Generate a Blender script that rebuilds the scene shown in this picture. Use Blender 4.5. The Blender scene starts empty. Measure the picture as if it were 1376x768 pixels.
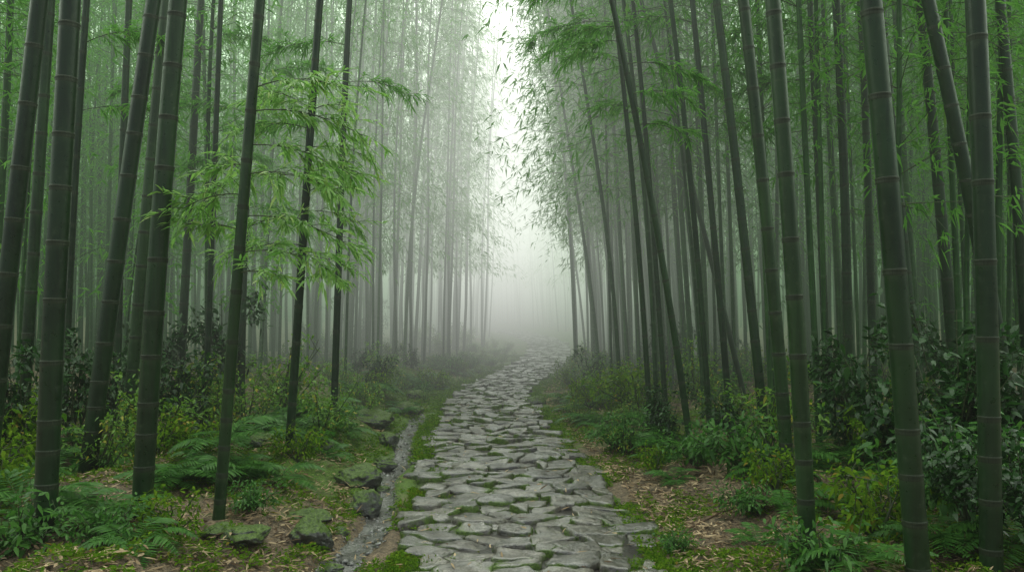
import bpy, bmesh, math, random
import numpy as np
from mathutils import Vector, noise
random.seed(7); rng=np.random.default_rng(7)
C=bpy.context.scene.collection
F=1070.0; HZ=420.0; CX=688.0; EYE=1.6

# ---------------------------------------------------------------- helpers
def hsh(ix,iy,s):
    a=np.sin(ix*127.1+iy*311.7+s*74.7)*43758.5453
    return a-np.floor(a)
def vn(x,y,s=0):
    x=np.asarray(x,float); y=np.asarray(y,float)
    ix=np.floor(x); iy=np.floor(y); fx=x-ix; fy=y-iy
    fx=fx*fx*(3-2*fx); fy=fy*fy*(3-2*fy)
    a=hsh(ix,iy,s); b=hsh(ix+1,iy,s); c=hsh(ix,iy+1,s); d=hsh(ix+1,iy+1,s)
    return (a*(1-fx)+b*fx)*(1-fy)+(c*(1-fx)+d*fx)*fy
def fbm(x,y,s=0,o=3):
    r=0;a=.5
    for k in range(o):
        r=r+a*vn(np.asarray(x)*2**k,np.asarray(y)*2**k,s+k*3); a*=.5
    return r/(1-.5**o)
def sstep(a,b,x):
    t=np.clip((np.asarray(x,float)-a)/(b-a),0,1); return t*t*(3-2*t)
PY=[-20,0,4.92,6.3,8.6,11.4,14.5,17.8,21.4,25,29,34,39,45,51,58,70,140]
PX=[.1,.1,.10,.07,-.10,-.27,-.45,-.18,.40,.95,1.40,1.55,1.1,.0,-1.6,-3.8,-8,-36]
_yy=np.linspace(-20,140,1601); _cx=np.interp(_yy,PY,PX); _k=np.exp(-np.linspace(-2,2,31)**2); _k/=_k.sum()
_cs=np.convolve(np.pad(_cx,15,mode='edge'),_k,mode='valid')
def cx(y): return np.interp(y,_yy,_cs)
def wf(y): return np.interp(y,[4,8,11,15,20,40,80],[.86,.93,.82,.76,.80,.84,.9])
def rise(y): return .50*sstep(22,46,y)+.014*np.clip(np.asarray(y,float)-44,0,120)
def gz(x,y):
    x=np.asarray(x,float); y=np.asarray(y,float)
    u=x-cx(y); un=u/wf(y)
    cc=-1.12+.05*np.sin(y*2.3)
    chan=sstep(-.22,-.10,u-cc)*(1-sstep(.05,.15,u-cc))*(1-sstep(11,13,y))
    L=sstep(-1.25,-2.2,u); R=sstep(.98,2.1,u)
    n=fbm(x*1.3+5,y*1.3,1)-.5; n2=fbm(x*4,y*4,9,3)-.5
    z=.26*L*(.75+.8*n)+.17*R*(.8+.8*n)
    z=z+(.20*n+.13*n2)*np.maximum(sstep(1.0,1.7,np.abs(u)),0)
    z=z+.02*np.clip(np.abs(u)-2.5,0,30)
    z=z+(.02+.05*n2)*sstep(.95,1.1,np.abs(un))
    z=z-.07*chan
    z=np.where(np.abs(un)<.95,-.04,z)
    return z+rise(y)
def gz1(x,y): return float(gz(np.array([x]),np.array([y]))[0])
def at(px,py,z=.2):
    d=(EYE-z)*F/(py-HZ); return (px-CX)/F*d,d

class MB:
    def __init__(s): s.V=[];s.n=0;s.F=[];s.A=[]
    def add(s,v,faces,mat=0,attr=None,smooth=True):
        v=np.asarray(v,float).reshape(-1,3)
        for f in faces:
            f=np.asarray(f,dtype=np.int64)
            if len(f): s.F.append((f+s.n,mat,smooth))
        s.V.append(v); s.A.append(np.zeros(len(v)) if attr is None else np.asarray(attr,float)); s.n+=len(v)
    def mesh(s,name,mats):
        me=bpy.data.meshes.new(name); V=np.concatenate(s.V); A=np.concatenate(s.A)
        me.vertices.add(len(V)); me.vertices.foreach_set('co',V.astype(np.float32).ravel())
        lo=np.concatenate([f.ravel() for f,_,_ in s.F]).astype(np.int32)
        tot=np.concatenate([np.full(len(f),f.shape[1]) for f,_,_ in s.F])
        mi=np.concatenate([np.full(len(f),m) for f,m,_ in s.F]).astype(np.int32)
        sm=np.concatenate([np.full(len(f),k) for f,_,k in s.F]).astype(bool)
        st=np.concatenate([[0],np.cumsum(tot)[:-1]]).astype(np.int32)
        me.loops.add(len(lo)); me.loops.foreach_set('vertex_index',lo)
        me.polygons.add(len(tot)); me.polygons.foreach_set('loop_start',st)
        me.polygons.foreach_set('material_index',mi); me.polygons.foreach_set('use_smooth',sm)
        a=me.attributes.new('band','FLOAT','POINT'); a.data.foreach_set('value',A.astype(np.float32))
        me.update(calc_edges=True)
        for m in mats: me.materials.append(m)
        return me
def link(name,me,parent=None,loc=(0,0,0)):
    o=bpy.data.objects.new(name,me); C.objects.link(o); o.location=loc
    if parent: o.parent=parent
    return o
def tag(o,label=None,cat=None,group=None,kind=None):
    if label:o['label']=label
    if cat:o['category']=cat
    if group:o['group']=group
    if kind:o['kind']=kind
    return o
def tube(P,R,seg=8,ref=(0,1,0)):
    P=np.asarray(P,float); R=np.asarray(R,float); k=len(P)
    T=np.gradient(P,axis=0); T/=np.linalg.norm(T,axis=1)[:,None]+1e-9
    ref=np.array(ref,float)
    S=np.cross(T,ref); S/=np.linalg.norm(S,axis=1)[:,None]+1e-9
    U=np.cross(S,T)
    a=np.linspace(0,2*np.pi,seg,endpoint=False)
    V=P[:,None,:]+R[:,None,None]*(np.cos(a)[None,:,None]*S[:,None,:]+np.sin(a)[None,:,None]*U[:,None,:])
    i=np.arange(k-1)[:,None]*seg; j=np.arange(seg)[None,:]; j2=(j+1)%seg
    q=np.stack([i+j,i+j2,i+seg+j2,i+seg+j],-1).reshape(-1,4)
    return V.reshape(-1,3),q
def nrm(v): return v/(np.linalg.norm(v,axis=-1,keepdims=True)+1e-9)
def leaves(mb,P,D,L,W,droop,rs,mat=0,kite=False,flat=.6):
    n=len(P); D=nrm(D); L=np.broadcast_to(L,(n,))[:,None]; W=np.broadcast_to(W,(n,))[:,None]
    up=np.array([0,0,1.])+rs.normal(0,flat,(n,3))
    S=nrm(np.cross(D,up)); dz=np.array([0,0,-1.])
    def p(t): return P+D*L*t+dz*L*droop*t*t
    if kite:
        V=np.stack([p(0),p(.4)-S*W*.5,p(1),p(.4)+S*W*.5],1).reshape(-1,3)
        b=np.arange(n)[:,None]*4
        mb.add(V,[b+np.array([[0,1,2,3]])],mat,smooth=False)
    else:
        V=np.stack([p(0),p(.28)-S*W*.5,p(.28)+S*W*.5,p(.65)-S*W*.36,p(.65)+S*W*.36,p(1)],1).reshape(-1,3)
        b=np.arange(n)[:,None]*6
        mb.add(V,[b+np.array([[0,1,2]]),b+np.array([[3,5,4]]),b+np.array([[1,3,4,2]])],mat,smooth=False)

# ---------------------------------------------------------------- materials
def nd(nt,typ,ins=None,**props):
    n=nt.nodes.new('ShaderNode'+typ)
    for k,v in props.items(): setattr(n,k,v)
    for k,v in (ins or {}).items():
        if isinstance(v,bpy.types.NodeSocket): nt.links.new(v,n.inputs[k])
        else: n.inputs[k].default_value=v
    return n
def newmat(name):
    m=bpy.data.materials.new(name); m.use_nodes=True; m.node_tree.nodes.clear(); return m,m.node_tree
def c4(c): return (c[0],c[1],c[2],1)
def mixc(nt,f,a,b,bt='MIX'):
    n=nt.nodes.new('ShaderNodeMix'); n.data_type='RGBA'; n.blend_type=bt
    for k,v in ((0,f),(6,a),(7,b)):
        if isinstance(v,bpy.types.NodeSocket): nt.links.new(v,n.inputs[k])
        else: n.inputs[k].default_value=v if k==0 else c4(v)
    return n.outputs[2]
def mth(nt,op,a,b=0.0,c=None,clamp=False):
    n=nt.nodes.new('ShaderNodeMath'); n.operation=op; n.use_clamp=clamp
    for k,v in ((0,a),(1,b),(2,c)):
        if v is None: continue
        if isinstance(v,bpy.types.NodeSocket): nt.links.new(v,n.inputs[k])
        else: n.inputs[k].default_value=v
    return n.outputs[0]
def mr(nt,v,a,b,c=0.,d=1.,smooth=False):
    n=nd(nt,'MapRange',{0:v,1:a,2:b,3:c,4:d}); n.interpolation_type='SMOOTHSTEP' if smooth else 'LINEAR'
    return n.outputs[0]
def noi(nt,vec,scale,detail=4,rough=.55):
    n=nd(nt,'TexNoise',{'Scale':scale,'Detail':detail,'Roughness':rough}); nt.links.new(vec,n.inputs['Vector']); return n.outputs['Fac']
def out(nt,s,disp=None): nt.links.new(s,nt.nodes.new('ShaderNodeOutputMaterial').inputs['Surface'])
def foliage(name,c1,c2,trans=.35,rough=.45,c3=None,p3=.9,spec=.4,glossy=True):
    m,nt=newmat(name); g=nd(nt,'NewGeometry'); r=g.outputs['Random Per Island']
    col=mixc(nt,r,c1,c2)
    if c3: col=mixc(nt,mth(nt,'GREATER_THAN',mth(nt,'FRACT',mth(nt,'MULTIPLY',r,17.3)),p3),col,c3)
    if glossy: p=nd(nt,'BsdfPrincipled',{'Base Color':col,'Roughness':rough,'Specular IOR Level':spec})
    else: p=nd(nt,'BsdfDiffuse',{'Color':col})
    t=nd(nt,'BsdfTranslucent',{'Color':mixc(nt,r,tuple(1.4*v for v in c1),tuple(1.4*v for v in c2))})
    mx=nd(nt,'MixShader',{0:trans,1:p.outputs[0],2:t.outputs[0]}); out(nt,mx.outputs[0]); return m
def bamboo_mat(name,dark,light,pale,simple_=False):
    m,nt=newmat(name); tc=nd(nt,'TexCoord'); oi=nd(nt,'ObjectInfo'); R=oi.outputs['Random']
    at_=nd(nt,'Attribute',attribute_name='band').outputs['Fac']
    cmb=nd(nt,'CombineXYZ',{0:mth(nt,'MULTIPLY',R,40.),2:mth(nt,'MULTIPLY',R,17.)})
    off=nd(nt,'VectorMath',{0:tc.outputs['Object'],1:cmb.outputs[0]},operation='ADD')
    st=nd(nt,'Mapping',{'Vector':off.outputs[0],'Scale':(22,22,1.3)})
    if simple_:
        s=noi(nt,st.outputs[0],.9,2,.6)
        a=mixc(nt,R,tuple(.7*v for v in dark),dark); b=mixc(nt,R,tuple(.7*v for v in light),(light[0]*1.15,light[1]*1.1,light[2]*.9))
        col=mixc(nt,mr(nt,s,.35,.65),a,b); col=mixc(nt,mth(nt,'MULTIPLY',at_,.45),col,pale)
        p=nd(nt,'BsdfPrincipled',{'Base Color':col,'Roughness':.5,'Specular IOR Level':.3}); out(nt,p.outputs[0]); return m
    big=noi(nt,off.outputs[0],1.6,2); streak=noi(nt,st.outputs[0],1.5,3,.65); spk=noi(nt,off.outputs[0],26,3,.7)
    col=mixc(nt,mr(nt,big,.3,.7),dark,light)
    col=mixc(nt,mr(nt,streak,.45,.75,0,.6),col,tuple(.4*x for x in dark))
    col=mixc(nt,mr(nt,spk,.58,.72,0,.4),col,pale)
    col=mixc(nt,mth(nt,'MULTIPLY',at_,.4),col,pale)
    hs=nd(nt,'HueSaturation',{'Color':col,'Value':mth(nt,'MULTIPLY_ADD',R,.7,.65),'Hue':mth(nt,'MULTIPLY_ADD',R,-.03,.515)}).outputs[0]
    p=nd(nt,'BsdfPrincipled',{'Base Color':hs,'Roughness':mr(nt,spk,.3,.7,.25,.5),'Specular IOR Level':.5})
    out(nt,p.outputs[0]); return m
M={}
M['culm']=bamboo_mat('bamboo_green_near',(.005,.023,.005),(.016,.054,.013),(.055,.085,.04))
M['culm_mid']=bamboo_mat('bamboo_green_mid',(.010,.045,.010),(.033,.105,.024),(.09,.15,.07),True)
def simple(name,c1,c2,scale,rough,bump=.3,coord='Object',bd=.01):
    m,nt=newmat(name); tc=nd(nt,'TexCoord'); f=noi(nt,tc.outputs[coord],scale,3,.65)
    p=nd(nt,'BsdfPrincipled',{'Base Color':mixc(nt,mr(nt,f,.3,.7),c1,c2),'Roughness':rough})
    if bump: nt.links.new(nd(nt,'Bump',{'Strength':bump,'Distance':bd,'Height':f}).outputs[0],p.inputs['Normal'])
    out(nt,p.outputs[0]); return m
M['ring']=simple('node_ring_pale',(.007,.016,.005),(.030,.046,.019),9,.6,0)
M['twig']=simple('twig_green',(.03,.05,.015),(.06,.08,.03),20,.6,0)
M['wood']=simple('dead_wood',(.05,.03,.018),(.14,.075,.035),9,.7)
M['leaf']=foliage('bamboo_leaf',(.080,.235,.035),(.16,.36,.075),.45,.45,(.20,.33,.08),.93,glossy=False)
M['leaf_near']=foliage('bamboo_leaf_bright',(.13,.32,.05),(.27,.47,.12),.45,.32,(.36,.49,.12),.88)
M['leaf_dark']=foliage('bamboo_leaf_dark',(.035,.12,.025),(.07,.18,.04),.4,.4)
M['shrub']=foliage('shrub_leaf_glossy',(.010,.044,.008),(.030,.098,.018),.25,.30,spec=.45)
M['shrub_b']=foliage('shrub_leaf_light',(.08,.20,.020),(.17,.32,.036),.35,.42,(.42,.36,.03),.88)
M['fern']=foliage('fern_leaf',(.032,.12,.016),(.085,.23,.032),.35,.42)
M['cover']=foliage('cover_leaf',(.055,.145,.010),(.17,.28,.022),.3,.5,(.2,.15,.03),.95,glossy=False)
M['litter']=foliage('litter_leaf',(.22,.15,.09),(.55,.42,.27),.1,.55,(.09,.06,.04),.75,glossy=False)

def ground_mat():
    m,nt=newmat('forest_floor'); tc=nd(nt,'TexCoord'); o=tc.outputs['Object']
    n1=noi(nt,o,1.1,3,.6); n2=noi(nt,o,14,4,.7); n3=noi(nt,o,60,2,.7)
    lit=mixc(nt,mr(nt,n3,.4,.65),(.25,.18,.11),(.06,.042,.026))
    lit=mixc(nt,mr(nt,n2,.45,.7),lit,(.035,.026,.016))
    moss=mixc(nt,mr(nt,n3,.3,.7),(.022,.06,.005),(.14,.24,.020))
    band=nd(nt,'Attribute',attribute_name='band').outputs['Fac']
    f=mr(nt,mth(nt,'ADD',mth(nt,'MULTIPLY',band,.34),mth(nt,'ADD',mth(nt,'MULTIPLY',n1,.8),mth(nt,'MULTIPLY',n2,.35))),.68,.82)
    col=mixc(nt,f,lit,moss)
    p=nd(nt,'BsdfPrincipled',{'Base Color':col,'Roughness':.7,'Normal':nd(nt,'Bump',{'Strength':.9,'Distance':.04,'Height':n2}).outputs[0]})
    out(nt,p.outputs[0]); return m
M['ground']=ground_mat()
def stone_mat(name,mossy,rim,lo=(.030,.026,.020),hi=(.185,.168,.140),r0=.30,r1=.6,wet=1.):
    m,nt=newmat(name); g=nd(nt,'NewGeometry'); P=g.outputs['Position']; oi=nd(nt,'ObjectInfo')
    n1=noi(nt,P,3.2,2,.6); n2=noi(nt,P,13,5,.7); n3=noi(nt,P,70,3,.7)
    col=mixc(nt,mr(nt,n2,.34,.66),lo,hi)
    col=mixc(nt,mr(nt,n3,.5,.7,0,.6),col,(.03,.022,.015))
    vo=mth(nt,'MULTIPLY_ADD',oi.outputs['Random'],1.0,.5)
    col=nd(nt,'HueSaturation',{'Color':col,'Value':vo}).outputs[0]
    moss=mixc(nt,mr(nt,n3,.3,.7),(.022,.05,.006),(.12,.20,.022))
    nz=nd(nt,'SeparateXYZ',{0:g.outputs['Normal']}).outputs['Z']
    if rim:
        b=nd(nt,'Attribute',attribute_name='band').outputs['Fac']
        v=mth(nt,'ADD',mth(nt,'MULTIPLY',b,.18),mth(nt,'ADD',mth(nt,'MULTIPLY',n1,.7),mth(nt,'MULTIPLY',n2,.35)))
    else:
        v=mth(nt,'ADD',mth(nt,'MULTIPLY',nz,.3),mth(nt,'ADD',mth(nt,'MULTIPLY',n1,.5),mth(nt,'MULTIPLY',n2,.35)))
    f=mr(nt,v,mossy,mossy+.1)
    col=mixc(nt,f,col,moss)
    bp=nd(nt,'Bump',{'Strength':.75,'Distance':.035,'Height':n2}).outputs[0]
    bp2=nd(nt,'Bump',{'Strength':.5,'Distance':.035,'Height':n2}).outputs[0]
    coat=mth(nt,'MULTIPLY',mth(nt,'SUBTRACT',1.,f),mr(nt,n1,.35,.6,.35,1.))
    p=nd(nt,'BsdfPrincipled',{'Base Color':col,'Roughness':mr(nt,n2,.35,.7,r0,r1),'Specular IOR Level':.5,'Normal':bp,
        'Coat Weight':mth(nt,'MULTIPLY',coat,wet),'Coat Roughness':mr(nt,n3,.3,.7,.02,.12),'Coat IOR':2.2,'Coat Normal':bp2})
    out(nt,p.outputs[0]); return m
M['stone']=stone_mat('wet_path_stone',.64,True)
M['rock']=stone_mat('mossy_rock',.48,False,(.02,.022,.02),(.10,.105,.095),.3,.6,.5)
M['gap']=stone_mat('path_mud_and_moss',.64,True,(.010,.008,.006),(.035,.028,.020),.3,.6,.4)
M['gravel']=stone_mat('wet_gravel',.95,False,(.02,.019,.016),(.13,.125,.11),.2,.4,1.)

# ---------------------------------------------------------------- ground
def axis_pts(a,step,lim,g):
    r=[a]; s=step
    while r[-1]<lim: s*=g; r.append(r[-1]+s)
    return r[1:]
xh=list(np.arange(0,4.2,.055)); xh=xh+axis_pts(xh[-1],.055,260,1.13)
xs=np.array([-v for v in xh[:0:-1]]+xh)
ym=list(np.arange(3.6,14,.07)); ys=np.array([-60,-30,-15,-8,-4,-1,1,2.2,3.0]+ym+axis_pts(ym[-1],.07,330,1.05))
X,Y=np.meshgrid(xs,ys); Z=gz(X,Y)
U=np.abs(X-cx(Y)); moss=(1-sstep(1.8,4.5,U))*np.where(X<0,1.,.25+.5*sstep(8,12,Y))
moss=moss*(.12+.88*sstep(5.4,8.0,Y))
nx=len(xs); i=np.arange(len(ys)-1)[:,None]*nx; j=np.arange(nx-1)[None,:]
q=np.stack([i+j,i+j+1,i+nx+j+1,i+nx+j],-1).reshape(-1,4)
mb=MB(); mb.add(np.stack([X,Y,Z],-1),[q],attr=moss.ravel())
tag(link('ground',mb.mesh('ground',[M['ground']])),kind='structure')
yy=np.concatenate([np.arange(1,16,.08),np.arange(16,90,.3)]); uu=np.linspace(-1,1,25)
UU,YY=np.meshgrid(uu,yy); wv=(1.02+.09*(fbm(YY*.9,UU*0+np.sign(UU)*3,4)-.5)*2)*wf(YY)
XX=cx(YY)+UU*wv; ZZ=.014*(fbm(XX*6,YY*6,3)-.5)-.035*sstep(.88,1,np.abs(UU))+.010+rise(YY)
nx=len(uu); i=np.arange(len(yy)-1)[:,None]*nx; j=np.arange(nx-1)[None,:]
q=np.stack([i+j,i+j+1,i+nx+j+1,i+nx+j],-1).reshape(-1,4)
mb=MB(); mb.add(np.stack([XX,YY,ZZ],-1),[q],attr=(sstep(.6,.98,np.abs(UU))).ravel())
tag(link('path',mb.mesh('path',[M['gap']])),kind='structure')
def clip(poly,p,n):
    o=[]
    for a in range(len(poly)):
        A=poly[a];B=poly[(a+1)%len(poly)]
        da=(A[0]-p[0])*n[0]+(A[1]-p[1])*n[1]; db=(B[0]-p[0])*n[0]+(B[1]-p[1])*n[1]
        if da<=0:o.append(A)
        if (da<0<db) or (db<0<da):
            t=da/(da-db); o.append((A[0]+(B[0]-A[0])*t,A[1]+(B[1]-A[1])*t))
    return o
seeds=[]; y=3.3; AN=1.6
while y<72:
    far=y>26
    sp=.145 if not far else .32
    u=-.95+random.uniform(0,.25)
    while u<.97:
        seeds.append((u+random.uniform(-.06,.06),(y+random.uniform(-.11,.11))*AN)); u+=random.choice((.12,.18,.26,.36))*(1 if not far else 1.3)
    y+=sp
kept=[]
for s in seeds:
    dmin=random.choice((.10,.15,.24,.32,.36))
    if all((s[0]-t[0])**2+(s[1]-t[1])**2>dmin*dmin for t in kept[-34:]): kept.append(s)
seeds=kept; stones=[]
S=np.array(seeds)
for k,(u0,v0) in enumerate(seeds):
    d=(S[:,0]-u0)**2+(S[:,1]-v0)**2
    nb=np.argsort(d)[1:20]
    w=1.0+.06*math.sin(v0*2.1)+random.uniform(-.20,.10)
    poly=[(max(-w,u0-.5),v0-.5),(min(w,u0+.5),v0-.5),(min(w,u0+.5),v0+.5),(max(-w,u0-.5),v0+.5)]
    for b in nb:
        m_=((u0+S[b,0])/2,(v0+S[b,1])/2); n_=(S[b,0]-u0,S[b,1]-v0)
        poly=clip(poly,m_,n_)
        if len(poly)<3:break
    if len(poly)<3: continue
    P=np.array(poly); P[:,1]/=AN; P[:,0]*=float(wf(v0/AN))
    c=P.mean(0); 
    ext=P.max(0)-P.min(0)
    if ext.min()<.05: continue
    stones.append((c,P))
stones.sort(key=lambda s:s[0][1])
def stone_geo(c,P,rs):
    P=P-c
    r=np.linalg.norm(P,axis=1)[:,None]; P=P*np.maximum(.4,(r-rs.uniform(.002,.016))/r)
    P=P*(1+rs.uniform(-.13,.03,(len(P),1)))
    Q=np.roll(P,-1,axis=0); k=.11
    P=np.stack([P*(1-k)+Q*k,P*k+Q*(1-k)],1).reshape(-1,2)
    for _ in range(2):
        Q=np.roll(P,-1,axis=0); P=np.stack([P,(P+Q)/2],1).reshape(-1,2)
    n=len(P); wob=1+.20*(fbm((P[:,0]+c[0])*20,(P[:,1]+c[1])*20,5)-.5)*2
    P=P*wob[:,None]
    h=rs.uniform(.012,.065); tl=rs.normal(0,.07,2)
    rings=[(1.04,-.06,1,1),(1.02,.35,0,1),(.995,.80,0,.8),(.955,1.,0,.45),(.82,1.05,0,.1),(.6,1.0,0,0),(.35,1.0,0,0),(.15,1.0,0,0)]
    V=[];A=[]
    for s,hh,ab,ed in rings:
        p=P*s; z=np.full(n,hh if ab else h*hh)
        if not ab:
            X_=p[:,0]+c[0];Y_=p[:,1]+c[1]
            z=z+p[:,0]*tl[0]+p[:,1]*tl[1]+(.034*(fbm(X_*7,Y_*7,11)-.5)+.022*(np.round(fbm(X_*5,Y_*9,13)*5)/5-.5))*(1 if hh>.5 else .3)
        V.append(np.column_stack([p,z])); A.append(np.full(n,ed))
    V.append(np.array([[0,0,V[-1][:,2].mean()]])); A.append(np.zeros(1))
    nr=len(rings); i=np.arange(nr-1)[:,None]*n; j=np.arange(n)[None,:]; j2=(j+1)%n
    q=np.stack([i+j,i+j2,i+n+j2,i+n+j],-1).reshape(-1,4)
    jj=np.arange(n); t=np.stack([(nr-1)*n+jj,(nr-1)*n+(jj+1)%n,np.full(n,nr*n)],-1)
    return np.concatenate(V),q,t,np.concatenate(A)
rest=MB(); rs=np.random.default_rng(3); cnt=0
for c,P in stones:
    v,q,t,a=stone_geo(c,P,rs); x=float(cx(c[1]))+c[0]; zr=float(rise(c[1]))
    big=(P.max(0)-P.min(0)).prod()>.018
    if cnt<300 and c[1]>4.75 and (big or c[1]<7):
        mb=MB(); mb.add(v,[q,t],attr=a); o=link('paving_stone',mb.mesh('paving_stone',[M['stone']]),loc=(x,c[1],zr))
        side='left edge' if c[0]<-.42 else ('right edge' if c[0]>.42 else 'middle')
        dist='closest to the camera' if c[1]<6 else ('in the near stretch' if c[1]<8 else 'further up')
        tag(o,f'wet grey flat stone in the {side} of the path {dist}','paving stone',f'paving stones in the {side} of the path {dist}')
        cnt+=1
    else: rest.add(v+np.array([x,c[1],zr]),[q,t],attr=a)
tag(link('paving_stones',rest.mesh('paving_stones',[M['stone']])),'small far paving stones where the path fades into the mist','paving stones',kind='stuff')

# ---- gravel channel
yy=np.arange(2.5,12.5,.08); uu=np.linspace(-1,1,9); UU,YY=np.meshgrid(uu,yy)
CC=-1.12+.05*np.sin(YY*2.3)-.03
XX=cx(YY)+CC+UU*(.10+.06*fbm(YY*2.2,UU*0+np.sign(UU)*2,8)); ZZ=gz(XX,YY)+.012
ZZ=np.where(np.abs(UU)>.9,ZZ-.02,ZZ)
i=np.arange(len(yy)-1)[:,None]*9; j=np.arange(8)[None,:]
q=np.stack([i+j,i+j+1,i+9+j+1,i+9+j],-1).reshape(-1,4)
mb=MB(); mb.add(np.stack([XX,YY,ZZ],-1),[q]); tag(link('drainage_channel',mb.mesh('channel',[M['gravel']])),kind='structure')
mb=MB(); n=2600
py=3.6+8.6*rs.uniform(0,1,n)**1.3; pu=-1.15+.05*np.sin(py*2.3)+rs.normal(0,.075,n); px=cx(py)+pu; pz=gz(px,py)+.008
octv=np.array([[1,0,0],[.5,.87,0],[-.5,.87,0],[-1,0,0],[-.5,-.87,0],[.5,-.87,0],[0,0,1],[0,0,-1]],float)
octf=np.array([[k,(k+1)%6,6] for k in range(6)]+[[(k+1)%6,k,7] for k in range(6)])
sc=rs.uniform(.004,.018,n)*np.where(rs.random(n)>.90,3.,1); V=octv[None]*(sc[:,None,None]*rs.uniform(.6,1.2,(n,1,3)))*np.array([1,1,.4])*rs.uniform(.8,1.2,(n,8,1))
V=V+np.column_stack([px,py,pz])[:,None,:]
mb.add(V,[(np.arange(n)[:,None,None]*8+octf[None]).reshape(-1,3)],smooth=True)
tag(link('gravel',mb.mesh('gravel',[M['gravel']])),'wet grey gravel lying in the narrow channel left of the path','gravel',kind='stuff')

# ---------------------------------------------------------------- rocks
def rock(px,py,wpx,hf,df,label,name='mossy_rock',seed=0,sink=.28,dx=0):
    x,y=at(px,py,.1); r=wpx/F*y/2*.9; bm=bmesh.new(); bmesh.ops.create_icosphere(bm,subdivisions=5,radius=1)
    for v in bm.verts:
        p=v.co.copy(); q_=p*1.1+Vector((seed*7.3,seed*3.1,0))
        f=1+.36*noise.noise(q_)+.18*noise.noise(q_*2.7)+.09*noise.noise(q_*7)+.045*noise.noise(q_*15)
        p=p*f; 
        for a in range(5):
            nn=Vector((math.sin(seed+a*1.9),math.cos(seed*1.3+a*2.4),.7*math.sin(a*3.1+seed))).normalized()
            d=p.dot(nn)-.82
            if d>0:p-=nn*d*.7
        v.co=Vector((p.x*r,p.y*r*df,p.z*r*hf))
    me=bpy.data.meshes.new(name); bm.to_mesh(me); bm.free()
    for p in me.polygons:p.use_smooth=True
    me.materials.append(M['rock']); z=gz1(x,y)
    o=link(name,me,loc=(x,y,z+r*hf*(1-2*sink)*.8)); tag(o,label,'rock'); return o
rock(418,722,62,.85,.8,'dark mossy rock standing nearest the camera beside the gravel channel',seed=1)
rock(412,690,70,.4,.8,'flat grey topped rock just behind the nearest dark rock left of the channel',seed=2)
rock(490,668,54,.9,.8,'rounded dark rock with mossy top leaning over the gravel channel',seed=3)
rock(482,640,70,.55,.9,'pale wet grey rock with green moss above the gravel channel',seed=4)
rock(497,572,72,.4,.7,'long flat grey boulder left of the path beside the fern bank',seed=5,sink=.1)
rock(330,742,70,.4,.9,'low moss covered rock in leaf litter at the bottom left',seed=6)
rock(295,738,50,.5,.9,'small moss hummock rock beside the litter at the bottom left',seed=7)
rock(428,612,46,.6,.9,'small mossy rock on the bright green bank left of the path',seed=8)
rock(548,548,40,.6,.9,'small grey rock at the far end of the gravel channel',seed=9)
rock(355,628,40,.6,.9,'small half buried stone under the bank ferns on the left',seed=10)
rock(862,730,70,.25,.8,'green mossy slab at the right edge of the path near the camera',seed=11)
rock(822,655,46,.25,.8,'flat stone lying against the right edge of the path in the middle distance',seed=12)
rock(722,535,30,.5,.9,'dark rock on the right bank where the path bends',seed=13)
rock(712,550,26,.4,.9,'low stone on the right verge just before the path bend',seed=14)
rock(447,740,34,.6,.9,'small wet stone at the channel edge at the bottom of the picture',seed=15)
rock(512,640,26,.6,.9,'small round stone between the pale wet rock and the channel',seed=16)
rock(455,700,30,.6,.9,'small mossy stone wedged between the dark rock and the channel',seed=17)
rock(515,612,34,.8,.9,'rounded mossy rock beside the channel behind the pale wet rock',seed=18)
rock(522,590,30,.8,.9,'mossy rock beside the narrow upper part of the channel',seed=19)
rock(560,530,28,.7,.9,'small mossy rock on the left verge beyond the channel',seed=21)
def stick(px,py,px2,py2,r,label,name='fallen_branch',mat='wood',bend=.05):
    x,y=at(px,py,.2);x2,y2=at(px2,py2,.2)
    t=np.linspace(0,1,14); P=np.column_stack([x+(x2-x)*t,y+(y2-y)*t+bend*np.sin(t*5),0*t]); P[:,2]=gz(P[:,0],P[:,1])+r*.8+.02*np.sin(t*9)
    P[:,2]=np.convolve(np.pad(P[:,2],2,mode='edge'),np.ones(5)/5,mode='valid')+.02
    R=r*(1-.5*t)*(1+.1*np.sin(t*31)); R[0]*=.3;R[-1]*=.2
    v,q=tube(P-P[0],R,8,(0,0,1)); mb=MB(); mb.add(v,[q]); o=link(name,mb.mesh(name,[M[mat]]),loc=P[0]); tag(o,label,'branch')
stick(70,738,190,718,.035,'thick reddish brown fallen branch at the bottom left corner')
stick(0,757,90,735,.016,'thin grey fallen stick beside the thick branch at the bottom left')
stick(905,700,985,655,.010,'thin pale stick lying on the leaf litter right of the path',bend=.1)
stick(960,612,1030,628,.018,'fallen branch lying under the bushes on the right bank')
stick(285,655,360,640,.013,'thin fallen stick on the left bank between two slender culms')

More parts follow.
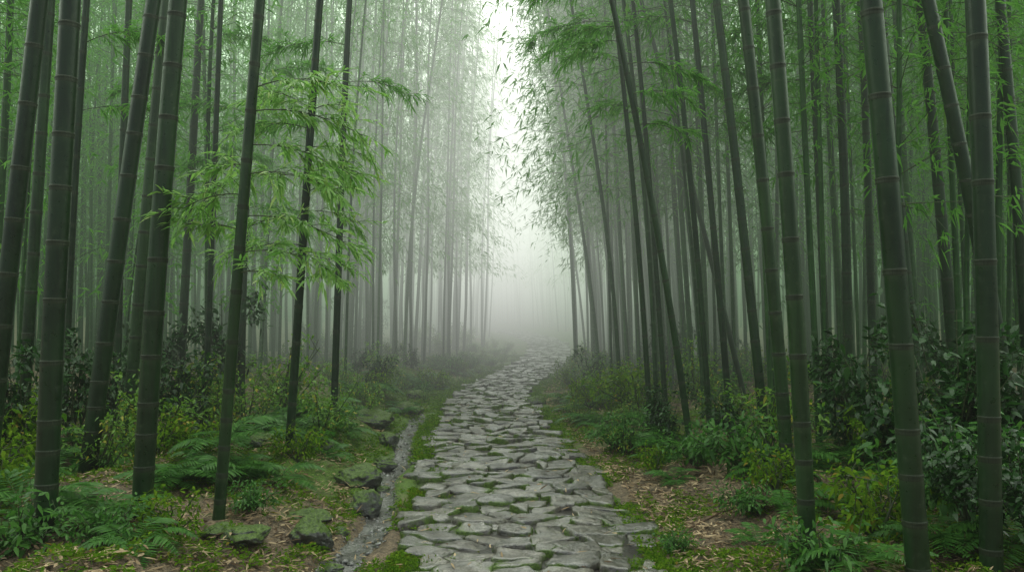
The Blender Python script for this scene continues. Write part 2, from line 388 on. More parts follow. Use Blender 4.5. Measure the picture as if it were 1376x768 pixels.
# ---------------------------------------------------------------- bamboo
def curve(a,b,ph=0,wob=.03):
    def f(z):
        z=np.asarray(z,float)
        return np.stack([a[0]*z+b[0]*z*z+wob*np.sin(z*.7+ph),a[1]*z+b[1]*z*z+wob*np.cos(z*.6+ph),z-.0*z],-1)
    return lambda z: f(z)-f(0)
def culm_mb(cf,H,r0,sp,seg,rs,bump=True):
    zs=[-.12];A=[0.];Rm=[1.25]
    nodes=[]; z=.12
    while z<H:
        nodes.append(z); z+=sp*rs.uniform(.88,1.12)*(.6 if z<.7 else 1)
    for z in nodes:
        if bump: e=[(-.03,0,1),(-.008,1,1.0),(0,.7,1.10),(.01,.15,1.0),(.03,0,.985)]
        else: e=[(-.06,0,1),(-.012,.7,1.),(.008,.3,1.),(.03,0,.985)]
        for dz,a,m in e: zs.append(z+dz);A.append(a);Rm.append(m)
    zs=np.array(zs); R=r0*(1-.8*(np.clip(zs,0,H)/H)**1.4)*np.array(Rm)
    v,q=tube(cf(zs),R,seg,(0,1,0)); mb=MB(); mb.add(v,[q],attr=np.repeat(A,seg)); return mb,nodes
def crown_mb(cf,z0,H,rs,nb=2,L=.14,W=.023,npts=7,nl=5,blen=1.3,kite=False,twig=True):
    mb=MB(); PP=[];DD=[]
    for z in np.arange(z0,H,.3):
        for b in range(nb):
            az=rs.uniform(0,2*np.pi); t=(z-z0)/(H-z0); e=rs.uniform(.1,.8)
            Lb=blen*(.5+.5*math.sin(math.pi*min(1,t*1.1+.2)))*rs.uniform(.6,1.25)*(1-.4*t)
            d=np.array([math.cos(az)*math.cos(e),math.sin(az)*math.cos(e),math.sin(e)]); b0=cf(z)
            s=np.linspace(0,1,3)[:,None]; P=b0+d*Lb*s+np.array([0,0,-.55*Lb])*s*s
            if twig:
                v,q=tube(P,np.linspace(.006,.002,3),3,(.1,.2,1)); mb.add(v,[q],1)
            s=rs.uniform(.2,1,(npts,1)); P=b0+d*Lb*s+np.array([0,0,-.55*Lb])*s*s+rs.normal(0,.13,(npts,3))*Lb
            P=np.repeat(P,nl,0)+rs.normal(0,.025,(npts*nl,3))
            D=d*.6+rs.normal(0,.45,(npts*nl,3))+np.array([0,0,-.35]); PP.append(P);DD.append(D)
    P=np.concatenate(PP);D=np.concatenate(DD); n=len(P)
    leaves(mb,P,D,L*rs.uniform(.7,1.25,n),W*rs.uniform(.8,1.2,n),.3,rs,0,kite)
    return mb
mbr=MB(); pr=[(-.022,1.0),(-.019,1.015),(-.007,1.02),(-.004,1.0),(.0,1.06),(.005,1.065),(.009,1.02),(.014,.99)]
v,q=tube(np.array([[0,0,z] for z,_ in pr]),np.array([r for _,r in pr]),18); mbr.add(v,[q],attr=np.zeros(len(v))); ring_me=mbr.mesh('node_ring',[M['ring']])
def branch_mb(d,Lb,rs,leafL=.11,leafW=.018,nt_=8,droop=.38):
    mb=MB(); d=np.array(d,float); d/=np.linalg.norm(d)
    s=np.linspace(0,1,8)[:,None]; g=np.array([0,0,-droop*Lb]); P=d*Lb*s+g*s*s
    v,q=tube(P,np.linspace(.005,.0015,8),5,(.1,.2,1)); mb.add(v,[q],1)
    PP=[];DD=[]
    side=np.cross(d,[0,0,1.]); side/=np.linalg.norm(side)+1e-6
    for k in range(nt_):
        t=.2+.8*(k+rs.uniform(0,.6))/nt_; p=d*Lb*t+g*t*t
        sd=nrm(d*.7+side*(1 if k%2 else -1)*rs.uniform(.1,1.)+rs.normal(0,.33,3)); l=rs.uniform(.10,.28)
        s2=np.linspace(0,1,4)[:,None]; Q=p+sd*l*s2+np.array([0,0,-.4*l])*s2*s2
        v,q=tube(Q,np.linspace(.003,.001,4),3,(.1,.2,1)); mb.add(v,[q],1)
        m=rs.integers(9,16); tt=np.linspace(.2,1,m)[:,None]; R=p+sd*l*tt+np.array([0,0,-.4*l])*tt*tt
        s3=np.cross(sd,[0,0,1.]); sg=np.where(np.arange(m)%2==0,1,-1)[:,None]
        D=sd*.8+s3*sg*rs.uniform(.2,.8,(m,1))+rs.normal(0,.3,(m,3))+np.array([0,0,-.35]); PP.append(R);DD.append(D)
    P=np.concatenate(PP);D=np.concatenate(DD);n=len(P)
    leaves(mb,P,D,leafL*rs.uniform(.6,1.3,n),leafW*rs.uniform(.8,1.2,n),.35,rs,0,flat=.45)
    return mb
HPOS=[]
def hero(px0,py0,px1,w,label,sp=.36,branches=(),crown=True,bend=0,leafm='leaf_near',z0=7.5,H=13,leafL=.10):
    x,y=at(px0,py0,.25); zg=gz1(x,y); x,y=at(px0,py0,zg); zg=gz1(x,y)
    z1=EYE+HZ/F*y-zg; x1=(px1-CX)/F*y; rs=np.random.default_rng(int(px0*7+px1)&0xffff)
    b=bend; a=(x1-x)/z1-b*z1
    if b==0: b=.003*np.sign(-x)
    cf=curve((a,rs.normal(0,.008)),(b,rs.normal(0,.001)),rs.uniform(0,6),.012)
    r0=w/F*y/2*.92
    root=bpy.data.objects.new('bamboo',None); C.objects.link(root); root.location=(x,y,zg); root.empty_display_size=.2
    tag(root,label,'bamboo'); HPOS.append((x,y))
    mb,nodes=culm_mb(cf,H,r0,sp,18,rs,False); link('culm',mb.mesh('culm',[M['culm']]),root)
    for z in nodes:
        if z>z1*1.15: continue
        o=link('node_ring',ring_me,root,cf(z)); r=r0*(1-.8*(z/H)**1.4); o.scale=(r,r,1)
    if crown: link('crown',crown_mb(cf,z0,H,rs,nb=1,npts=6,nl=4).mesh('crown',[M['leaf_dark'],M['twig']]),root)
    for (py,d,Lb) in branches:
        z=EYE-(py-HZ)/F*y-zg
        mb=branch_mb(d,Lb,rs,leafL=leafL,leafW=.018,nt_=max(8,int(Lb*26)))
        link('leafy_branch',mb.mesh('leafy_branch',[M[leafm],M['twig']]),root,cf(z))
    return root
hero(-22,690,38,27,'thick dark bamboo culm leaning right at the far left edge',sp=.4)
hero(60,722,82,32,'thick upright bamboo culm second from the left edge in front',sp=.34)
hero(118,642,192,25,'thick bamboo culm leaning right between the two front left culms',sp=.34)
hero(170,610,214,17,'thin bamboo culm half hidden just left of the thick mossy ringed culm')
hero(190,684,236,29,'thick dark bamboo culm rising beside the ferns left of the leafy slender culm',sp=.33)
hero(294,697,346,17,'slender front bamboo culm carrying bright leaf sprays on the left',sp=.3,
     branches=[(120,(.9,-.1,.35),.65),(150,(.95,.2,.2),.75),(195,(.9,.2,.1),.7),(225,(-.5,.5,.3),.4),(235,(.9,-.3,.15),.7),(262,(-.9,.1,.15),.45),(290,(.9,.3,.1),.75),(310,(-.7,.2,.3),.45),(340,(.9,-.1,.2),.6),(368,(.6,-.4,.2),.4)])
hero(388,614,426,12.5,'slender bamboo culm beside the yellow green bush with leaf sprays reaching right',sp=.33,
     branches=[(150,(.8,-.3,.35),.4),(175,(-.8,.1,.3),.8),(200,(.9,-.1,.2),.55),(225,(.8,-.2,.2),.5),(240,(-.9,-.2,.2),.9),(285,(.9,0,.15),.5),(295,(-.8,.3,.2),.8),(330,(-.8,-.3,.15),.7),(375,(.7,0,.2),.4),(345,(.8,.2,.1),.45),(150,(-.5,-.5,.4),.6),(260,(.7,-.6,.3),.5),(120,(-.9,.3,.2),.7)])
hero(28,600,60,17,'medium bamboo culm behind the thick far left pair')
hero(448,566,462,10.5,'slim straight bamboo culm nearest the long flat boulder',branches=[(60,(-.8,.2,.3),1.1),(110,(.8,.2,.2),.8),(170,(-.7,-.3,.2),.9)],leafm='leaf',leafL=.12)
hero(322,566,332,14,'straight bamboo culm behind the leafy slender culm',branches=[(100,(.8,-.2,.3),1.2),(150,(-.8,-.2,.3),1.1),(210,(-.8,.2,.2),1.1),(280,(.8,-.2,.2),1.0)],leafm='leaf',leafL=.12)
hero(240,560,262,13,'medium bamboo culm behind the thick ferny culm on the left',branches=[(60,(.8,-.2,.3),1.1),(130,(-.8,-.2,.3),1.1),(200,(.8,.2,.2),1.0)],leafm='leaf',leafL=.12)
hero(275,580,292,9,'very thin dark bamboo culm just left of the leafy slender culm')
hero(85,580,112,12,'thin bamboo culm behind the second thick culm on the left',branches=[(60,(.8,-.2,.3),1.1),(150,(.8,.2,.3),1.0)],leafm='leaf',leafL=.12)
hero(155,575,165,12,'thin straight bamboo culm seen behind the leaning left culm')
hero(1086,752,1052,25,'bamboo culm standing alone at the front right beside the leaf litter',sp=.36)
hero(1236,800,1172,34,'thickest pale ringed bamboo culm at the front right leaning left',sp=.42)
hero(1332,792,1318,31,'thick upright bamboo culm at the front near the right edge',sp=.4)
hero(1060,650,1008,19,'bamboo culm leaning left just behind the lone front right culm')
hero(1030,600,972,14,'slim culm leaning left between the diagonal culm and the front right ones')
hero(1368,620,1255,22,'bamboo culm tilting strongly left behind the thick culm near the right edge')
hero(1385,590,1352,17,'bamboo culm cut by the right edge of the picture')
hero(1003,560,862,8,'thin bamboo culm crossing diagonally toward the path on the right',bend=-.006)
hero(928,600,822,10,'thin dark bamboo culm arching left over the litter bank',bend=-.009,leafm='leaf',leafL=.12,z0=6.2,
     branches=[(-30,(-.9,-.6,.0),1.2),(-50,(-.7,-.9,-.1),1.0),(60,(-.8,-.1,.1),.5),(90,(.8,-.2,.1),.8),(130,(.6,-.5,.1),.7),(-10,(-.95,-.2,.2),.9),(40,(-.8,.4,.2),.7),(170,(.7,.3,.2),.7)])
hero(874,592,826,8,'very thin upright culm at the edge of the litter bank',bend=-.004,branches=[(30,(-.8,.2,.2),1.1),(80,(-.7,-.4,.2),.8)],leafm='leaf',leafL=.12)
hero(896,580,848,8,'very thin culm just right of the upright one at the litter bank edge',bend=-.004,branches=[(40,(-.8,.2,.2),1.1),(100,(.8,.2,.2),1.1),(150,(-.6,-.4,.2),.8)],leafm='leaf',leafL=.12)
hero(1140,590,1134,14,'straight bamboo culm behind the glossy dark bush on the right')
hero(1112,575,1098,11,'slim straight culm left of the glossy dark bush on the right',branches=[(40,(-.8,-.2,.2),1.1),(110,(-.8,.2,.2),1.0)],leafm='leaf',leafL=.12)
hero(1238,600,1195,18,'bamboo culm rising out of the glossy dark bush on the right')
hero(1290,585,1240,17,'bamboo culm behind the thickest front right culm')
hero(1175,570,1160,12,'thin bamboo culm above the middle of the dark bush on the right')
hero(982,575,940,10,'thin culm leaning left behind the diagonal culm on the right',branches=[(30,(-.8,-.2,.2),1.2),(90,(.8,.2,.2),1.1),(170,(.8,-.3,.2),.9)],leafm='leaf',leafL=.12)
hero(955,590,900,9,'thin dark culm between the arching culm and the diagonal culm',bend=-.005)

def template(k,a,b,H,r,z0,leaf,blen=1.6,nb=3,L=.17,W=.034):
    rs=np.random.default_rng(100+k); cf=curve(a,b,rs.uniform(0,6),.03)
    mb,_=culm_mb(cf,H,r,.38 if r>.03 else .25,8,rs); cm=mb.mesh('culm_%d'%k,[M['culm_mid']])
    cr=crown_mb(cf,z0,H,rs,nb=nb,L=L,W=W,npts=7,nl=3,blen=blen,kite=True).mesh('crown_%d'%k,[M[leaf],M['twig']])
    return cm,cr
TP=[template(0,(.01,0),(.003,0),13,.042,3.5,'leaf'),template(1,(.03,.01),(.005,0),14,.046,4.0,'leaf'),
    template(2,(-.01,.02),(.004,.001),12,.038,2.7,'leaf'),template(3,(.05,0),(.006,0),13,.042,3.8,'leaf'),
    template(4,(.02,-.02),(.003,-.002),14.5,.05,4.4,'leaf'),template(5,(.06,.01),(.008,0),12,.035,3.5,'leaf',blen=1.9),
    template(6,(-.03,.0),(.003,.001),12,.036,2.9,'leaf'),template(7,(.08,0),(.007,0),12,.035,3.8,'leaf',blen=1.9)]
YT=[template(20,(.02,.02),(.01,0),6.5,.018,1.6,'leaf',blen=1.,nb=2),template(21,(.05,.0),(.015,.003),5.5,.015,1.5,'leaf',blen=.9,nb=2)]
pts=list(HPOS); count=0; target=268
rs=np.random.default_rng(21); tries=0
while count<target and tries<60000:
    tries+=1
    y=math.sqrt(rs.uniform(8.2**2,25**2)); x=rs.uniform(-1,1)*(.665*y+.8); u=x-float(cx(y))
    if count<75: u=rs.uniform(1.4,4.2); x=float(cx(y))+u
    lmin=2.5 if y<14 else 2.2; rmin=2.5 if y<11 else (1.9 if y<16 else 1.35)
    if (-lmin<u<rmin): continue
    if y<10.5 and abs(u)<3.2: continue
    md=.33 if y<18 else .38
    if u>0 and u<4: md=.26
    if any((x-p)**2+(y-q)**2<md*md for p,q in pts): continue
    pts.append((x,y)); count+=1
    edge=abs(u)<4
    young=rs.random()<.17 and not edge
    if young: cm,cr=YT[rs.integers(0,2)]
    else:
        if u>0: k=rs.choice([0,1,3,5,7,5] if edge else [0,1,2,3,4,6])
        else: k=rs.choice([0,1,2,3] if edge else [0,1,2,4,6])
        cm,cr=TP[k]
    root=bpy.data.objects.new('bamboo',None); C.objects.link(root); root.location=(x,y,gz1(x,y)); root.empty_display_size=.2
    root.rotation_euler=(0,0,(math.pi if u>0 else 0)+rs.normal(0,.4)); s=rs.uniform(.6,1.12); root.scale=(s,s,rs.uniform(.92,1.1))
    sd='right' if u>0 else 'left'
    dp='behind the front row' if y<13 else ('in the middle distance' if y<20 else 'fading into mist')
    if young: tag(root,f'thin leafy young bamboo growing between culms on the {sd} side {dp}','bamboo',f'young bamboo on the {sd} {dp}')
    elif edge: tag(root,f'tall green bamboo culm lining the {sd} verge of the path {dp}','bamboo',f'bamboo lining the {sd} verge {dp}')
    else: tag(root,f'tall green bamboo culm deep in the {sd} grove {dp}','bamboo',f'bamboo deep in the {sd} grove {dp}')
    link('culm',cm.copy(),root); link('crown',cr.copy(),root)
# ---- far forest mass
mb=MB(); n=0; rs=np.random.default_rng(5); LP=[];LD=[];LS=[]
while n<1250:
    if n<280: y=rs.uniform(17,28); u=rs.choice([-1,1])*rs.uniform(4.5,18)
    elif n<450: y=rs.uniform(19,42); u=rs.choice([-1,1])*rs.uniform(1.7,5.5)
    else:
        y=math.sqrt(rs.uniform(25**2,84**2)); u=rs.normal(0,1)*11
    c0=float(cx(y))
    lim=2.2 if u<0 else 1.6
    if abs(u)<lim: continue
    x=c0+u
    if abs(x)>.68*y+1: continue
    n+=1; sgn=-1 if u>0 else 1; e=1.15 if abs(u)<5 else .3
    if u<0 and abs(u)<5: e=.4
    H=rs.uniform(11,15.5); cf=curve((sgn*e*rs.uniform(0,.075),rs.normal(0,.02)),(sgn*rs.uniform(.001,.008)*e,0),rs.uniform(0,6),.05)
    z=np.linspace(-.1,H,9); base=np.array([x,y,gz1(x,y)])
    v,q=tube(cf(z)+base,rs.uniform(.03,.05)*(1-.8*(np.clip(z,0,H)/H)**1.4),5); mb.add(v,[q],0)
    near=y<34
    nbr=28 if near else 20; m=18 if near else 11; zz=H-(H-2.8)*rs.uniform(0,1,nbr)**.8; az=rs.uniform(0,6.283,nbr); Lb=1.8*rs.uniform(.5,1,nbr)*(1-.5*(zz-2.8)/(H-2.8))
    az=np.repeat(az,m);Lb=np.repeat(Lb,m);zz=np.repeat(zz,m); s=rs.uniform(.15,1,nbr*m); rr=Lb*s
    P=cf(zz)+base+np.column_stack([rr*np.cos(az),rr*np.sin(az),.35*rr-.6*rr*s])+rs.normal(0,.08,(nbr*m,3)); LP.append(P)
    LD.append(np.column_stack([np.cos(az),np.sin(az),np.full(nbr*m,-.6)])*.8+rs.normal(0,.35,(nbr*m,3))); LS.append(np.full(nbr*m,.68 if near else 1.))
P=np.concatenate(LP);D=np.concatenate(LD);S_=np.concatenate(LS)
leaves(mb,P,D,.25*S_*rs.uniform(.6,1.3,len(P)),.058*S_,.35,rs,1,True)
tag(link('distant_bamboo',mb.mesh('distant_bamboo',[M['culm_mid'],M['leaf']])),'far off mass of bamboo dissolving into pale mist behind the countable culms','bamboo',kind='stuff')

# ---------------------------------------------------------------- undergrowth
def frond_me(k,L=.6,n=24,mat='fern'):
    rs=np.random.default_rng(300+k); mb=MB(); t=np.linspace(0,1,n)
    def c(t): t=np.asarray(t,float); return np.stack([L*(t*.95-.1*t*t),.05*np.sin(t*3+k)*L,L*(.75*t-.72*t*t)],-1)
    v,q=tube(c(np.linspace(0,1,9)),np.linspace(.004,.0012,9),4,(0,1,.1)); mb.add(v,[q],0)
    tt=np.linspace(.14,1,n); P=c(tt); T=nrm(np.gradient(P,axis=0))
    pl=L*.26*np.sin(np.pi*(tt*.86+.12))**.8+.012
    for s in (-1,1):
        S=np.cross(T,[0,0,1.]); S=nrm(S)*s
        D=S+T*.35+rs.normal(0,.06,(n,3)); leaves(mb,P,D,pl*rs.uniform(.85,1.1,n),L*.042,.18,rs,0,flat=.12)
    return mb.mesh('frond_%d'%k,[M[mat]])
FR=[frond_me(0),frond_me(1),frond_me(2,n=20)]
def fern(x,y,s,label,group=None,nf=None,seed=0,cat='fern'):
    r=random.Random(seed); root=bpy.data.objects.new('fern',None); C.objects.link(root); root.location=(x,y,gz1(x,y)-.01); root.empty_display_size=.1
    root.rotation_euler=(0,0,r.uniform(0,6)); tag(root,label,cat,group)
    nf=nf or r.randint(8,11)
    for k in range(nf):
        o=link('frond',r.choice(FR),root); q=s*r.uniform(.75,1.15); o.scale=(q,q,q*r.uniform(.8,1.3)); o.rotation_euler=(r.uniform(-.15,.15),r.uniform(-.35,.15),k*6.283/nf+r.uniform(-.2,.2))
def shrub_me(k,H,Wd,leaf,LL,LW,ns=9,nl=420,cl=.09):
    rs=np.random.default_rng(400+k); st=MB(); lf=MB(); PP=[];DD=[]
    for a in range(ns):
        az=rs.uniform(0,6.283); sp=rs.uniform(.15,1)*Wd; h=H*rs.uniform(.55,1.05)
        t=np.linspace(0,1,7); P=np.column_stack([np.cos(az)*sp*t**1.3,np.sin(az)*sp*t**1.3,h*t])+np.cumsum(rs.normal(0,.012,(7,3)),0)*np.array([1,1,0])
        v,q=tube(P,np.linspace(.010,.003,7),5); st.add(v,[q])
        for b in range(5):
            s=rs.uniform(.3,1); p=np.array([np.interp(s,t,P[:,i]) for i in range(3)]); d=nrm(np.array([math.cos(az),math.sin(az),.3])*.5+rs.normal(0,.7,3)); l=rs.uniform(.12,.3)*H**.5
            Q=p+d*l*np.linspace(0,1,3)[:,None]; v,q=tube(Q,np.array([.004,.003,.002]),3,(.1,.2,1)); st.add(v,[q])
            m=nl//(ns*5); tt=rs.uniform(.2,1.1,(m,1)); R=p+d*l*tt+rs.normal(0,cl*.45,(m,3)); PP.append(R); DD.append(d*.5+rs.normal(0,.6,(m,3))+np.array([0,0,-.05]))
    P=np.concatenate(PP);D=np.concatenate(DD);n=len(P); P[:,2]=np.maximum(P[:,2],.02)
    leaves(lf,P,D,LL*rs.uniform(.6,1.3,n),LW*rs.uniform(.8,1.2,n),.25,rs,0,flat=.35)
    return st.mesh('stems_%d'%k,[M['twig']]),lf.mesh('foliage_%d'%k,[M[leaf]])
SH={'dark':[shrub_me(0,1.25,.55,'shrub',.10,.042,ns=11,nl=1000),shrub_me(1,1.0,.6,'shrub',.09,.04,ns=10,nl=900)],
    'light':[shrub_me(2,.8,.45,'shrub_b',.06,.026,ns=9,nl=850),shrub_me(3,.6,.45,'shrub_b',.05,.024,ns=9,nl=750)],
    'low':[shrub_me(4,.38,.4,'fern',.07,.028,ns=10,nl=700),shrub_me(5,.42,.45,'cover',.06,.024,ns=10,nl=700)]}
def shrub(x,y,kind,s,label,group=None,seed=0,sz=1):
    r=random.Random(seed+5); root=bpy.data.objects.new('shrub',None); C.objects.link(root); root.location=(x,y,gz1(x,y)-.01); root.empty_display_size=.1
    root.rotation_euler=(0,0,r.uniform(0,6)); root.scale=(s,s,s*sz); tag(root,label,'shrub',group)
    a,b=r.choice(SH[kind]); link('stems',a,root); link('foliage',b,root)
def P_(px,py): 
    x,y=at(px,py,.25); z=gz1(x,y); return at(px,py,z)
k=0
for px,py,kd,s,lb in [
 (1210,660,'dark',1.15,'tall glossy dark bush wrapped around the thick front right culm'),
 (1140,610,'dark',1.05,'glossy dark bush left of the tallest bush on the right'),
 (1285,650,'dark',1.1,'dark glossy bush between the two thick culms at the right edge'),
 (1370,680,'dark',1.0,'dark bush cut by the right edge of the picture'),
 (1300,740,'dark',.7,'low dark glossy bush at the bottom right between the thick culms'),
 (1180,720,'low',1.1,'low leafy plant at the foot of the thick front right culm'),
 (1390,760,'dark',.7,'dark leafy bush filling the bottom right corner'),
 (985,600,'dark',.65,'small dark bush at the edge of the litter bank on the right'),
 (1000,640,'low',1.2,'low green plant between the litter and the diagonal culm'),
 (380,560,'light',1.25,'yellow leaved bush behind the slender leafy culm'),
 (430,585,'light',.9,'bright green bush beside the slim culm on the left bank'),
 (330,590,'light',1.1,'light green bush under the leaf sprays on the left'),
 (250,590,'dark',1.0,'dark bush behind the thick ferny culm on the left'),
 (480,560,'light',.9,'light green bush behind the long flat boulder'),
 (100,610,'dark',.85,'dark bush behind the leaning left culm'),
 (20,620,'dark',.8,'dark bush at the left edge behind the thick culms'),
 (200,560,'dark',1.3,'tall dark bush deep behind the thick left culms'),
 (300,560,'dark',1.1,'dark bush deep behind the leafy slender culm'),
 (230,720,'low',.7,'low leafy plant at the foot of the leafy slender culm'),
 (140,735,'low',.6,'low leafy plant beside the fallen brown branch'),
 (20,740,'low',.9,'low leafy plant in the bottom left corner'),
 (905,752,'low',.35,'small green seedling on the litter beside the path edge'),
 (880,640,'low',.6,'little leafy plant on the right verge'),
 (1100,760,'low',.8,'leafy plant at the bottom edge beside the lone front culm'),
 (1040,680,'low',.8,'leafy plant beside the lone front right culm'),
 (400,640,'low',.7,'low mossy plant on the bright left bank'),
 (455,600,'low',.6,'low bright plant between the bank rocks on the left'),
 (340,690,'low',.5,'small leafy plant in the litter left of the flat grey topped rock'),
 (930,640,'low',.8,'leafy plant at the back of the litter bank on the right'),
 (1000,700,'low',.6,'small leafy plant in the middle of the litter on the right'),
 (838,610,'light',.5,'little bright plant at the right edge of the path')]:
    x,y=P_(px,py); shrub(x,y,kd,s,lb,seed=k); k+=1
for px,py,s,lb in [
 (95,680,.9,'large fern between the two thick culms on the left'),(30,690,.9,'large fern at the left edge of the picture'),
 (140,690,.8,'fern in front of the leaning left culm'),(250,660,.8,'fern between the thick culm and the leafy slender culm'),
 (330,640,.85,'fern on the bank right of the leafy slender culm'),(370,650,.7,'small fern just left of the slender culm base'),
 (440,640,.6,'small fern above the pale wet rock'),(230,640,.8,'fern behind the thick ferny culm'),
 (345,600,.9,'fern at the back of the left bank below the light bush'),(60,640,.9,'fern behind the second culm from the left'),
 (1130,690,.8,'large fern left of the thick front right culm'),(1160,755,.7,'big fern at the bottom edge on the right'),
 (1060,690,.65,'fern right of the litter bank beside the lone front culm'),(1040,640,.8,'fern behind the lone front right culm'),
 (1250,745,.7,'fern in the dark corner beside the thickest culm'),(1350,735,.8,'fern at the foot of the culm near the right edge'),
 (1120,630,.9,'fern under the glossy dark bush'),(960,620,.8,'small fern beside the arching dark culm'),
 (800,575,.9,'fern on the right verge at the first bend'),(775,555,.9,'fern behind the one at the first bend on the right'),
 (850,600,.8,'fern beside the very thin culms on the right verge'),(760,540,.8,'fern above the dark rock at the path bend'),
 (1020,720,.5,'small fern standing in the brown leaf litter'),
 (880,622,.8,'fern at the near right edge of the path before the litter bank'),(905,655,.5,'small fern rising from the right litter near the path'),
 (820,588,.8,'fern leaning over the right path edge at the middle distance'),
 (410,600,.8,'fern among bright plants right of the slender leafy culm'),(460,585,.7,'fern below the slim straight culm on the left'),
 (300,620,.9,'fern behind the base of the leafy slender culm'),(180,740,.6,'fern at the foot of the thick ferny culm')]:
    x,y=P_(px,py); fern(x,y,s,lb,seed=k); k+=1
rs=np.random.default_rng(77); nf=0
while nf<360:
    y=math.sqrt(rs.uniform(5.5**2,32**2)) if nf<200 else (rs.uniform(9,30) if nf<305 else rs.uniform(5.3,11)); s=rs.choice([-1,1]); u=s*(1.3+abs(rs.normal(0,1))*2.8) if (nf<200 or nf>=305) else s*rs.uniform(1.05,2.2)
    if y<8 and abs(u)<2.5: continue
    if y<12 and -1.9<u<0: continue
    if y<8.5 and 0<u<2.4: continue
    x=float(cx(y))+u
    if abs(x)>.66*y+.6: continue
    if any((x-p)**2+(y-q)**2<.01 for p,q in pts): continue
    nf+=1; sd='left' if u<0 else 'right'; dp='near' if y<10 else ('middle distance' if y<18 else 'misty distance')
    r=rs.random(); tight=abs(u)<1.8
    if y>20 and abs(u)<3: tight=True
    if r<.40 and y<24: fern(x,y,rs.uniform(.75,1.15)*(.65 if tight else 1),f'green fern in the {sd} undergrowth in the {dp}',f'ferns {sd} {dp}',nf=8,seed=nf)
    elif r<.62: shrub(x,y,'light',rs.uniform(.5,1.)*((.5 if y<20 else .4) if tight else 1.2),f'light green bush in the {sd} undergrowth in the {dp}',f'light bushes {sd} {dp}',seed=nf)
    elif r<.83 or tight: shrub(x,y,'low',rs.uniform(.9,1.5)*((.7 if y<20 else .5) if tight else 1),f'low leafy plant in the {sd} undergrowth in the {dp}',f'low plants {sd} {dp}',seed=nf)
    else: shrub(x,y,'dark',rs.uniform(.5,1.)*(.7 if abs(u)<3 else 1.3),f'dark green bush in the {sd} undergrowth in the {dp}',f'dark bushes {sd} {dp}',seed=nf)

# ---- ground cover & litter (uncountable)
rs=np.random.default_rng(9)
def scatter(n,y0,y1,umin,umax,pw=1.5):
    y=y0+(y1-y0)*rs.uniform(0,1,n)**pw; s=np.where(rs.random(n)<.5,-1,1); u=s*(umin+(umax-umin)*rs.uniform(0,1,n)**1.3)
    x=cx(y)+u; return x,y,u
mb=MB(); x,y,u=scatter(76000,3.6,28,.78,6)
dens=fbm(x*1.1,y*1.1,31); keep=(dens>.38+.15*((u>1.15)&(u<3))*(y<8.5)+.22*(u<-1.5)*(y<5.9))&~((u>-1.25)&(u<-1.03)&(y<11.5)); keep&=np.abs(x)<.68*y+.5
x,y,u=x[keep],y[keep],u[keep]; z=np.maximum(gz(x,y),rise(y)+.01*(np.abs(u)<.95)-9*(np.abs(u)>=.95)); n=len(x); m=5
P=np.repeat(np.column_stack([x,y,z]),m,0); P[:,:2]+=rs.normal(0,.015,(n*m,2)); P[:,2]+=rs.uniform(0,.06,n*m)*np.repeat(vn(x*2,y*2,71),m)
D=rs.normal(0,1,(n*m,3)); D[:,2]=np.abs(D[:,2])*.7+.15
leaves(mb,P,D,rs.uniform(.018,.065,n*m),rs.uniform(.008,.02,n*m),.35,rs,0,True)
N=22000
yy=3.8+18*rs.uniform(0,1,N)**1.4; uu=np.where(rs.random(N)<.6,-1,1)*(1.0-np.abs(rs.normal(0,.16,N)))*wf(yy); xx=cx(yy)+uu
k_=fbm(xx*2,yy*2,51)>.48; xx,yy=xx[k_],yy[k_]; P=np.repeat(np.column_stack([xx,yy,np.full(len(xx),.015)]),3,0); P[:,:2]+=rs.normal(0,.01,(len(P),2))
D=rs.normal(0,1,(len(P),3)); D[:,2]=np.abs(D[:,2])+.3
leaves(mb,P,D,rs.uniform(.015,.045,len(P)),rs.uniform(.006,.012,len(P)),.3,rs,0,True)
tag(link('ground_cover',mb.mesh('ground_cover',[M['cover']])),'tiny green leaves and moss covering the banks beside the path','ground cover',kind='stuff')
mb=MB(); x,y,u=scatter(76000,3.6,20,1.0,7,1.8); keep=~((u>-1.3)&(u<-1.0)&(rs.random(len(u))<.9)); keep&=(fbm(x*.8,y*.8,61)>.36)|(u>0)|(y<5.9)
keep&=np.abs(x)<.68*y+.5
x,y,u=x[keep],y[keep],u[keep]; 
xs_=rs.uniform(-.8,.8,350); ysx=3.8+10*rs.uniform(0,1,350)
z=gz(x,y)+rs.uniform(.003,.03,len(x)); P=np.column_stack([x,y,z]); P=np.concatenate([P,np.column_stack([cx(ysx)+xs_,ysx,np.full(350,.05)])])
D=rs.normal(0,1,(len(P),3)); D[:,2]*=.18
leaves(mb,P,D,rs.uniform(.03,.11,len(P)),rs.uniform(.008,.02,len(P)),.08,rs,0,False,flat=.3)
tag(link('leaf_litter',mb.mesh('leaf_litter',[M['litter']])),'fallen brown and tan bamboo leaves carpeting the ground between the plants','fallen leaves',kind='stuff')

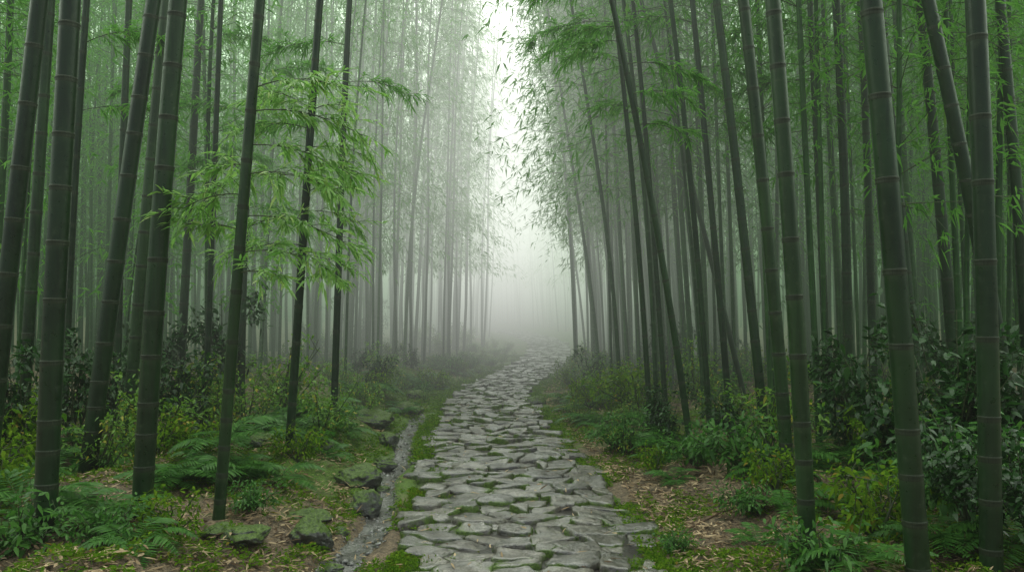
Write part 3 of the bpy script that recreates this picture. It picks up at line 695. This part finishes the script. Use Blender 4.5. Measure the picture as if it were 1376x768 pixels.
# ---------------------------------------------------------------- self-lit mist, with an added bright layer overhead
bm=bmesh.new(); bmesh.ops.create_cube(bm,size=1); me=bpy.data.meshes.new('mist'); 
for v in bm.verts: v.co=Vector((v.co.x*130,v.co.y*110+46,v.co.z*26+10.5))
bm.to_mesh(me); bm.free(); mist=link('mist',me); tag(mist,'pale self-lit mist hanging between the culms with an added glowing layer overhead','mist',kind='stuff')
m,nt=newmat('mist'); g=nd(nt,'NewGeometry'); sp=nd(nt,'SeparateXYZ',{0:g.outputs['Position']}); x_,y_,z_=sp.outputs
hi=mr(nt,z_,12.,19.,0.,1.)  # added glowing layer above the canopy, lights the scene like an overcast sky
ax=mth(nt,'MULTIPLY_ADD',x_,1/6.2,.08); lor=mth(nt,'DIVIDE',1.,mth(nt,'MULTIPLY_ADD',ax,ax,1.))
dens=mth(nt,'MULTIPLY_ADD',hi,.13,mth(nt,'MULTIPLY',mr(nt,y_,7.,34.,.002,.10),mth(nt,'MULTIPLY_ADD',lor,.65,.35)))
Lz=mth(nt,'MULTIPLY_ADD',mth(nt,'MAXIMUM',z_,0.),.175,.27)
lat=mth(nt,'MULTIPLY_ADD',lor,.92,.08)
rad=mth(nt,'MULTIPLY_ADD',hi,2.5,mth(nt,'MINIMUM',mth(nt,'MULTIPLY',Lz,lat),1.1))  # light put into the mist: glow grows with height and over the path
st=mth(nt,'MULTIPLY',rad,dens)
colr=mixc(nt,mth(nt,'MAXIMUM',hi,lor),(.48,1.0,.42),(.95,1.0,.91))  # glow tinted green toward the sides, near white over the path and overhead
ab=nd(nt,'VolumeAbsorption',{'Color':(0,0,0,1),'Density':dens}); em=nd(nt,'Emission',{'Color':colr,'Strength':st})  # mist emits its own light in place of scattered daylight
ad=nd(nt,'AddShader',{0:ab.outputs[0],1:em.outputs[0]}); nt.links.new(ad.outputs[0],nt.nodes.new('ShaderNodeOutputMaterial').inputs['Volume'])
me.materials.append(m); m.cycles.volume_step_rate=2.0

# ---------------------------------------------------------------- light
w=bpy.data.worlds.new('World'); bpy.context.scene.world=w; w.use_nodes=True; nt=w.node_tree; nt.nodes.clear()
sky=nd(nt,'TexSky',sky_type='NISHITA',sun_disc=False,sun_elevation=math.radians(58),sun_rotation=0.0,air_density=1.,dust_density=5.)
hs=nd(nt,'HueSaturation',{'Color':sky.outputs[0],'Saturation':.35})
bg=nd(nt,'Background',{'Color':hs.outputs[0],'Strength':.15}); nt.links.new(bg.outputs[0],nt.nodes.new('ShaderNodeOutputWorld').inputs[0])
l=bpy.data.lights.new('sun','SUN'); l.energy=1.5; l.angle=math.radians(25); l.color=(1,.97,.92)
o=bpy.data.objects.new('sun',l); C.objects.link(o); o.rotation_euler=(math.radians(-32),0,0); o.location=(0,20,30)
cam=bpy.data.cameras.new('camera'); cam.lens=28; cam.sensor_width=36; cam.shift_y=36/1376; cam.clip_end=1000
co=bpy.data.objects.new('camera',cam); C.objects.link(co); co.location=(0,0,EYE); co.rotation_euler=(math.radians(90),0,0)
sc=bpy.context.scene; sc.camera=co; sc.view_settings.view_transform='Standard'; sc.view_settings.look='None'; sc.view_settings.exposure=0
